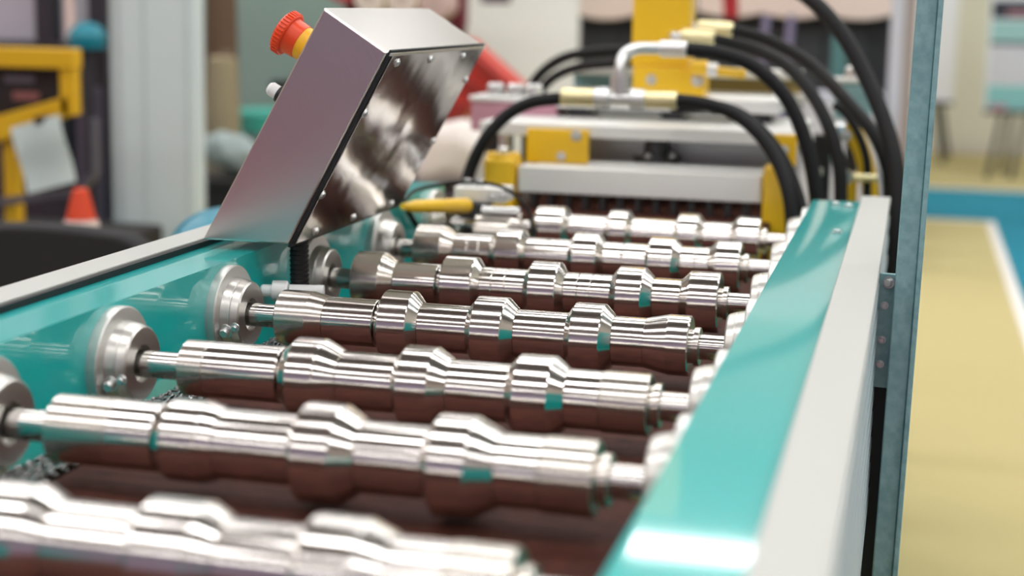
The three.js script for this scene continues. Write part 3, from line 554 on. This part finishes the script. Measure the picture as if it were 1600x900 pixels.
{
  const t = thing('guard_frame', 'yellow and black safety guard at the left edge of the picture', 'guard');
  const y = C(0xd9a912, 0.45), k = C(0x1e1a1c, 0.6);
  mesh('top_rail', bx(-4.4, -3.235, 1.165, 1.245, -5.56, -5.48, 0.008), y, t);
  mesh('post', bx(-3.30, -3.238, 0.98, 1.165, -5.55, -5.49, 0.006), y, t);
  mesh('lower_rail', prism([[-4.4, 0.80], [-4.4, 0.66], [-3.58, 0.865], [-3.26, 0.98], [-3.26, 1.06], [-3.58, 0.97]], -5.55, -5.49, 0.006), y, t);
  mesh('dark_panel', prism([[-4.4, 0.7], [-3.58, 0.9], [-3.26, 1.0], [-3.26, 1.18], [-4.4, 1.18]], -5.62, -5.57, 0.004), k, t);
  mesh('red_label', bx(-3.56, -3.44, 1.03, 1.065, -5.57, -5.565, 0.001), C(0x8d5a5a, 0.6), t, 'small dull red plate');
  mesh('grey_label', bx(-3.6, -3.46, 1.10, 1.13, -5.57, -5.565, 0.001), C(0x6d6878, 0.6), t, 'small grey plate');
  mesh('support', bx(-3.60, -3.54, 0.01, 0.9, -5.60, -5.54, 0.006), y, t);
  mesh('support', bx(-4.36, -4.30, 0.01, 0.75, -5.60, -5.54, 0.006), y, t);
  mesh('base_box', bx(-4.4, -3.22, 0.01, 0.45, -6.2, -5.66, 0.02), k, t);
  mesh('front_rim', prism([[-4.4, 0.50], [-4.4, 0.47], [-3.22, 0.66], [-3.14, 0.75], [-3.14, 0.97], [-3.165, 0.97], [-3.165, 0.76], [-3.23, 0.69]], -5.52, -5.48, 0.004), C(0x57545c, 0.4), t);
}
{
  const t = thing('paper_sheet', 'pale paper sheet hanging below the yellow guard rail', 'paper', [-3.325, 0.83, -5.40]);
  const g = new THREE.BoxGeometry(0.235, 0.27, 0.006, 12, 12, 1), p = g.attributes.position;
  for (let i = 0; i < p.count; i++) p.setZ(i, p.getZ(i) + 0.012 * Math.sin(p.getX(i) * 18) + 0.006 * Math.sin(p.getY(i) * 25)); g.computeVertexNormals();
  const m = mesh('sheet', g, C(0xc3d0cd, 0.8), t); m.rotation.z = 0.26;
  mesh('clip', bx(-0.03, 0.03, 0.118, 0.15, -0.07, 0.012, 0.002), C(0x1e1a1c, 0.5), t);
}
{
  const t = thing('traffic_cone', 'orange red safety cone with a pale band behind the black chair', 'cone', [-2.93, 0.012, -5.0]);
  const o = C(0xd8431c, 0.55);
  mesh('cone_body', along(turned([[0.02, 0.16], [0.60, 0.062], [0.74, 0.028], [0.745, 0.02]], 36), [0, 0, 0], [0, 1, 0]), o, t);
  mesh('band', along(turned([[0.60, 0.066], [0.632, 0.058]], 36, false), [0, 0, 0], [0, 1, 0]), C(0xe6d2cc, 0.5), t, 'pale band');
  mesh('foot', bx(-0.2, 0.2, 0, 0.025, -0.2, 0.2, 0.008), o, t);
}
{
  const t = thing('office_chair', 'black padded office chair behind the left teal beam', 'chair', [-2.55, 0.012, -4.2]);
  const k = C(0x17171a, 0.75);
  const s = new THREE.Shape(); const w = 0.33, y0 = 0.36, y1 = 0.715, r = 0.11;
  s.moveTo(-w + r, y0); s.lineTo(w - r, y0); s.quadraticCurveTo(w, y0, w, y0 + r); s.lineTo(w, y1 - r); s.quadraticCurveTo(w, y1, w - r, y1); s.quadraticCurveTo(0, y1 + 0.02, -w + r, y1); s.quadraticCurveTo(-w, y1, -w, y1 - r); s.lineTo(-w, y0 + r); s.quadraticCurveTo(-w, y0, -w + r, y0);
  const g = new THREE.ExtrudeGeometry(s, { depth: 0.05, bevelEnabled: true, bevelThickness: 0.03, bevelSize: 0.02, bevelSegments: 5 });
  mesh('backrest', metreUV(g), k, t);
  mesh('seat', bx(-0.30, 0.30, 0.38, 0.47, -0.55, -0.02, 0.04), k, t);
  mesh('upper_beam', bx(-0.985, -0.355, 1.163, 1.20, -4.53, -4.27, 0.004), M.alu, t);
  for (const x of [-0.93, -0.66, -0.41]) mesh('spacer', bx(x - 0.03, x + 0.03, 1.135, 1.163, -4.48, -4.32, 0.002), M.darkSteel, t);
  mesh('port_block', bx(-1.21, -1.11, 0.90, 0.96, -4.75, -4.42, 0.003), M.darkSteel, t);
  mesh('column', rod([0, 0.06, -0.28], [0, 0.38, -0.28], 0.03), M.darkSteel, t);
  for (let i = 0; i < 5; i++) { const a = i * 1.2566; mesh('foot', rod([0, 0.08, -0.28], [0.3 * Math.cos(a), 0.03, -0.28 + 0.3 * Math.sin(a)], 0.022), k, t); }
  mesh('armrest', bx(-0.36, -0.30, 0.56, 0.60, -0.45, -0.02, 0.015), k, t);
  for (const z of [-0.40, -0.1]) mesh('arm_support', bx(-0.345, -0.315, 0.42, 0.56, z - 0.02, z + 0.02, 0.005), M.darkSteel, t);
}
{
  const t = thing('fabric_roll', 'dark brown upright fabric roll right of the white pillar', 'fabric roll', [-3.90, 0.007, -8.25], 'fabric rolls behind the white pillar');
  mesh('roll', along(turned([[0, 0.10], [0.9, 0.10], [1.75, 0.085], [1.76, 0.07]], 28), [0, 0, 0], [0, 1, 0]), C(0x6d5644, 0.9), t);
  mesh('core', along(turned([[1.76, 0.03], [1.80, 0.03]], 20), [0, 0, 0], [0, 1, 0]), C(0x8a7a66, 0.9), t);
  const u = thing('fabric_roll', 'tan fabric roll standing lower, beside the mint green stool', 'fabric roll', [-3.75, 0.007, -7.9], 'fabric rolls behind the white pillar');
  mesh('roll', along(turned([[0, 0.10], [0.8, 0.10], [1.12, 0.08], [1.13, 0.06]], 28), [0, 0, 0], [0.02, 1, 0]), C(0xa4977a, 0.9), u);
  mesh('core', along(turned([[1.13, 0.03], [1.16, 0.03]], 20), [0.02, 0, 0], [0.02, 1, 0]), C(0x8a7a66, 0.9), u);
}
{
  const t = thing('round_stool', 'mint green round stool behind the steel box', 'stool', [-3.78, 0.012, -8.7]);
  mesh('seat', along(turned([[0.645, 0.22], [0.66, 0.235], [0.76, 0.235], [0.78, 0.22]], 40), [0, 0, 0], [0, 1, 0]), C(0x4fc0ae, 0.5), t);
  for (let i = 0; i < 4; i++) { const a = 0.8 + i * Math.PI / 2; mesh('leg', rod([0.13 * Math.cos(a), 0.65, 0.13 * Math.sin(a)], [0.2 * Math.cos(a), 0, 0.2 * Math.sin(a)], 0.016), M.darkSteel, t); }
  const b = thing('storage_crate', 'black storage crate below the tan fabric roll', 'crate', [-3.44, 0.007, -7.32]);
  mesh('body', bx(-0.25, 0.25, 0, 0.50, -0.2, 0.2, 0.02), C(0x201f20, 0.7), b); mesh('rim', bx(-0.265, 0.265, 0.50, 0.54, -0.215, 0.215, 0.008), C(0x2a2829, 0.6), b);
  const g = new THREE.SphereGeometry(1, 32, 20), p = g.attributes.position; for (let i = 0; i < p.count; i++) { const k = 1 + 0.07 * Math.sin(p.getX(i) * 7) * Math.cos(p.getY(i) * 6); p.setXYZ(i, p.getX(i) * 0.17 * k, p.getY(i) * 0.10 * k, p.getZ(i) * 0.13 * k); } g.computeVertexNormals(); g.rotateZ(-0.3); g.translate(-3.40, 0.668, -7.3);
  single('grey_sack', g, C(0x9aa8a8, 0.9), 'pale grey sack lying on the black crate', 'sack');
}
{ // red rack with pale rolls
  const t = thing('roll_rack', 'dark red rack above the steel box', 'rack', [0, 0, 0]); const r = C(0x6e2230, 0.6);
  mesh('rack_panel', prism([[-3.2, 1.455], [-2.62, 1.41], [-2.52, 1.32], [-2.44, 1.32], [-2.44, 1.8], [-3.2, 1.8]], -8.35, -8.25, 0.006), r, t);
  mesh('rack_rail', bx(-3.2, -2.44, 1.78, 1.84, -8.36, -8.05, 0.006), C(0xa82b34, 0.5), t);
  mesh('red_bracket', prism([[-3.3, 1.53], [-3.1, 1.44], [-3.04, 1.46], [-3.2, 1.56]], -8.2, -8.1, 0.004), C(0xb52e38, 0.5), t, 'bright red bracket');
  for (const x of [-3.15, -2.50]) mesh('rack_post', bx(x - 0.03, x + 0.03, 0.01, 1.8, -8.42, -8.36, 0.005), r, t);
  [[-2.93, 1.475, 'first', 0xe9dcd0], [-2.74, 1.47, 'second', 0xe6d6cc], [-2.55, 1.445, 'third', 0xcdb0aa]].forEach(([x, y, n, c]) => {
    const o = thing('paper_roll', `${n} pale roll from the left on the dark red rack`, 'roll', [x, y, -8.24], 'pale rolls on the red rack');
    mesh('roll', along(turned([[0, 0.075], [0.005, 0.085], [0.17, 0.085], [0.175, 0.075]], 32), [0, 0, 0], [0, 0, 1]), C(c, 0.7), o);
    mesh('core', along(turned([[0.174, 0.022], [0.182, 0.022]], 20), [0, 0, 0], [0, 0, 1]), C(0xb9a79c, 0.8), o);
  });
}
{
  const t = thing('red_boom', 'red slanting machine boom showing behind the steel box', 'machine'); const r = C(0xc43a2c, 0.45), d = C(0x9c2a22, 0.5);
  mesh('boom_body', prism([[-2.20, 1.30], [-2.06, 1.285], [-1.985, 1.225], [-1.80, 1.075], [-1.86, 1.02], [-2.0, 1.0], [-2.08, 0.90], [-2.16, 0.815], [-2.28, 0.80], [-2.4, 1.0]], -7.2, -7.0, 0.01), r, t);
  mesh('rib', prism([[-2.09, 1.14], [-1.90, 1.01], [-1.915, 0.985], [-2.12, 1.11]], -7.0, -6.96, 0.004), d, t);  // ribs in darker red hold the shading bands of the boom
  mesh('rib', prism([[-1.99, 1.205], [-1.815, 1.065], [-1.835, 1.045], [-2.01, 1.18]], -7.0, -6.95, 0.004), d, t);
  mesh('rib', prism([[-2.15, 1.0], [-2.02, 0.98], [-2.08, 0.92], [-2.2, 0.9]], -7.0, -6.96, 0.004), d, t);
  mesh('stand', bx(-2.45, -2.2, 0.01, 0.82, -7.25, -7.0, 0.01), C(0x4a2a2c, 0.6), t);
}
{
  const g = new RoundedBoxGeometry(0.30, 0.28, 0.3, 6, 0.11), p = g.attributes.position;
  for (let i = 0; i < p.count; i++) { p.setX(i, p.getX(i) + 0.02 * Math.sin(p.getY(i) * 22)); p.setY(i, p.getY(i) + 0.02 * Math.sin(p.getX(i) * 25 + 1)); }
  g.computeVertexNormals(); g.translate(-1.95, 0.792, -6.45);
  single('white_bundle', g, C(0xe2d8d2, 0.7), 'white wrapped bundle between the steel box and the left hose', 'bundle');
  const t = thing('dark_trolley', 'dark trolley carrying the white wrapped bundle', 'trolley', [-1.98, 0.012, -6.45]);
  mesh('deck', bx(-0.34, 0.34, 0.50, 0.63, -0.24, 0.24, 0.02), C(0x35282a, 0.6), t);
  mesh('lower_deck', bx(-0.34, 0.34, 0.14, 0.20, -0.24, 0.24, 0.01), C(0x35282a, 0.6), t);
  for (const x of [-0.3, 0.3]) for (const z of [-0.2, 0.2]) { mesh('post', bx(x - 0.02, x + 0.02, 0.08, 0.5, z - 0.02, z + 0.02, 0.004), M.darkSteel, t); mesh('wheel', along(turned([[-0.015, 0.045], [0.015, 0.045]], 24), [x, 0.046, z], [1, 0, 0]), M.black, t); }
}
{
  const t = thing('display_board', 'tall pale display board behind the red boom', 'board');
  mesh('board', bx(-2.72, -1.955, 0.3, 2.3, -9.05, -9.0, 0.006), C(0xf0f2ee, 0.6), t);
  for (const x of [-2.6, -2.08]) mesh('foot', bx(x - 0.03, x + 0.03, 0.006, 0.32, -9.2, -8.85, 0.006), M.darkSteel, t);
  mesh('dark_mark', bx(-2.55, -2.37, 1.455, 1.56, -9.0, -8.996, 0.001), C(0x5b4a5a, 0.7), t, 'dark violet print');
}
{ // dark counters under pale pink scalloped valances
  const k = C(0x25272b, 0.6);
  const counter = (x0, x1, y, label, extra) => { const t = thing('booth_counter', label, 'counter'); mesh('body', bx(x0, x1, 0.006, y, -10.9, -10.2, 0.01), k, t); mesh('top', bx(x0 - 0.03, x1 + 0.03, y, y + 0.03, -10.93, -10.15, 0.008), C(0x3a3a40, 0.5), t);
    for (let x = x0 + 0.02; x < x1 - 0.2; x += 0.27) mesh('door', bx(x, Math.min(x + 0.25, x1 - 0.02), 0.1, y - 0.08, -10.2, -10.185, 0.005), C(0x34363b, 0.55), t); return t; };
  counter(-2.2, -1.44, 1.36, 'dark booth counter left of the yellow column');
  counter(-1.40, -0.14, 1.40, 'dark booth counter behind the hoses right of the yellow column');
  const valance = (x0, x1, y, n, amp, label) => {
    const s = new THREE.Shape(); s.moveTo(x0, 1.95); s.lineTo(x1, 1.95); const w = (x1 - x0) / n;
    s.lineTo(x1, y); for (let i = n - 1; i >= 0; i--) s.quadraticCurveTo(x0 + (i + 0.5) * w, y - 2 * amp, x0 + i * w, y); s.lineTo(x0, 1.95);
    const g = new THREE.ExtrudeGeometry(s, { depth: 0.03, bevelEnabled: true, bevelThickness: 0.01, bevelSize: 0.01, bevelSegments: 2, curveSegments: 10 }); g.translate(0, 0, -10.08);
    const t = thing('valance', label, 'valance'); mesh('cloth', metreUV(g), C(0xe8d3c9, 0.85), t); mesh('curtain_rod', rod([x0 - 0.02, 1.95, -10.07], [x1 + 0.02, 1.95, -10.07], 0.02), M.darkSteel, t);
    for (const x of [x0 - 0.01, x1 + 0.01]) mesh('rod_post', bx(x - 0.012, x + 0.012, 0.006, 1.97, -10.08, -10.05, 0.003), M.darkSteel, t);
  };
  valance(-2.18, -1.46, 1.40, 2, 0.03, 'pale pink scalloped cloth hanging left of the yellow column');
  valance(-1.38, -0.16, 1.435, 3, 0.035, 'pale pink scalloped cloth hanging above the black hoses');
  const s = thing('lilac_stand', 'pair of slim lilac stands before the dark counter', 'stand');
  for (const x of [-0.95, -0.80]) mesh('stand_pole', rod([x, 0.62, -9.6], [x + 0.05, 1.42, -9.6], 0.024), C(0x8b82a0, 0.5), s);
  mesh('foot', bx(-1.05, -0.68, 0.006, 0.62, -9.7, -9.5, 0.02), C(0x55505f, 0.6), s);
  const r = thing('red_pole', 'dark red pole above the pale brass hose ends', 'pole', [-1.01, 0.006, -8.6]);
  mesh('pole', rod([0, 0.02, 0], [0.0, 1.385, 0], 0.02), C(0x26262a, 0.6), r); mesh('red_sleeve', along(turned([[0, 0.03], [0.02, 0.042], [0.5, 0.05]], 24), [0.01, 1.385, 0], [-0.08, 1, 0]), C(0xa8202a, 0.5), r, 'red sleeve'); mesh('foot', bx(-0.15, 0.15, 0, 0.02, -0.15, 0.15, 0.005), C(0x26262a, 0.6), r);
  const tp = thing('teal_pole', 'slim grey teal pole before the dark counter right of the thick hose', 'pole', [-0.45, 0.006, -9.5]);
  mesh('pole', bx(-0.045, 0.045, 0.02, 1.29, -0.04, 0.04, 0.006), C(0x53807f, 0.5), tp); mesh('foot', bx(-0.15, 0.15, 0, 0.02, -0.15, 0.15, 0.005), C(0x53807f, 0.6), tp);
  const pc = thing('pale_cabinet', 'pale grey cabinet low behind the valves', 'cabinet', [0, 0, 0]);
  mesh('body', bx(-0.62, -0.17, 0.03, 0.98, -9.25, -8.85, 0.01), C(0xb4b6c0, 0.5), pc); mesh('door', bx(-0.60, -0.19, 0.08, 0.94, -8.85, -8.835, 0.004), C(0xc4c5ce, 0.5), pc); mesh('handle', bx(-0.24, -0.22, 0.5, 0.66, -8.835, -8.81, 0.004), M.zinc, pc); mesh('plinth', bx(-0.6, -0.19, 0.006, 0.03, -9.2, -8.9, 0), M.darkSteel, pc);
}
{
  const t = thing('frame_post', 'tall pale lilac frame post left of the galvanized post', 'post', [0, 0.006, -9.0]);
  mesh('post', bx(-0.15, -0.075, 0, 3, -0.08, 0, 0.006), C(0xc6c6d0, 0.5), t); mesh('edge', bx(-0.075, -0.01, 0, 3, -0.08, -0.01, 0.006), C(0xa2948f, 0.5), t, 'brownish grey edge');
}
{ // easels by the far wall
  const easel = (name, label, x0, x1, y0, y1, z, strips, legs) => {
    const t = thing(name, label, 'easel'); const dk = C(0x3a3a30, 0.7);
    mesh('board', bx(x0, x1, y0, y1, z - 0.03, z, 0.004), C(0xeceef2, 0.6), t);
    for (const [a, b, col, l] of strips) mesh('print', bx(x0 + 0.02, x1 - 0.02, a, b, z, z + 0.004, 0.001), C(col, 0.6), t, l);
    for (const [xa, xb, yb, dz] of legs) mesh('leg', rod([xa, y0 + 0.05, z - 0.05], [xb, yb, z + dz], 0.022, 12), dk, t);
    mesh('ledge', bx(x0, x1, y0 - 0.02, y0 + 0.012, z - 0.03, z + 0.05, 0.003), dk, t);
    return t;
  };
  const b = easel('poster_easel', 'easel with a printed board of dark, teal and white fields by the far wall', 0.61, 1.25, 0.58, 1.75, -14.4,
    [[1.40, 1.56, 0x30333d, 'dark printed field'], [1.20, 1.38, 0x9fc9c6, 'pale teal printed field'], [1.165, 1.20, 0x40444a, 'dark printed line'], [0.82, 1.16, 0xd3d2d8, 'white printed field'], [0.60, 0.81, 0x8cc8c8, 'teal printed field']],
    [[0.78, 0.66, 0.02, 0.35], [0.87, 0.80, 0.02, -0.1], [1.0, 0.86, 0.02, 0.3], [1.1, 1.18, 0.02, 0.3]]);
  mesh('print', bx(0.76, 0.98, 1.43, 1.47, -14.396, -14.392, 0.001), C(0xc08a94, 0.6), b, 'pinkish printed line');
  mesh('print', bx(0.66, 0.80, 0.60, 0.64, -14.396, -14.392, 0.001), C(0xd489a0, 0.6), b, 'pink printed spot');
  easel('blank_easel', 'plain pale board on a dark easel, half behind the galvanized post', -0.1, 0.37, 0.58, 1.75, -15.5, [], [[0.2, 0.30, 0.02, 0.25], [0.1, 0.05, 0.02, 0.25], [0.25, 0.36, 0.02, -0.3]]);
}
renderer.render(scene, camera);
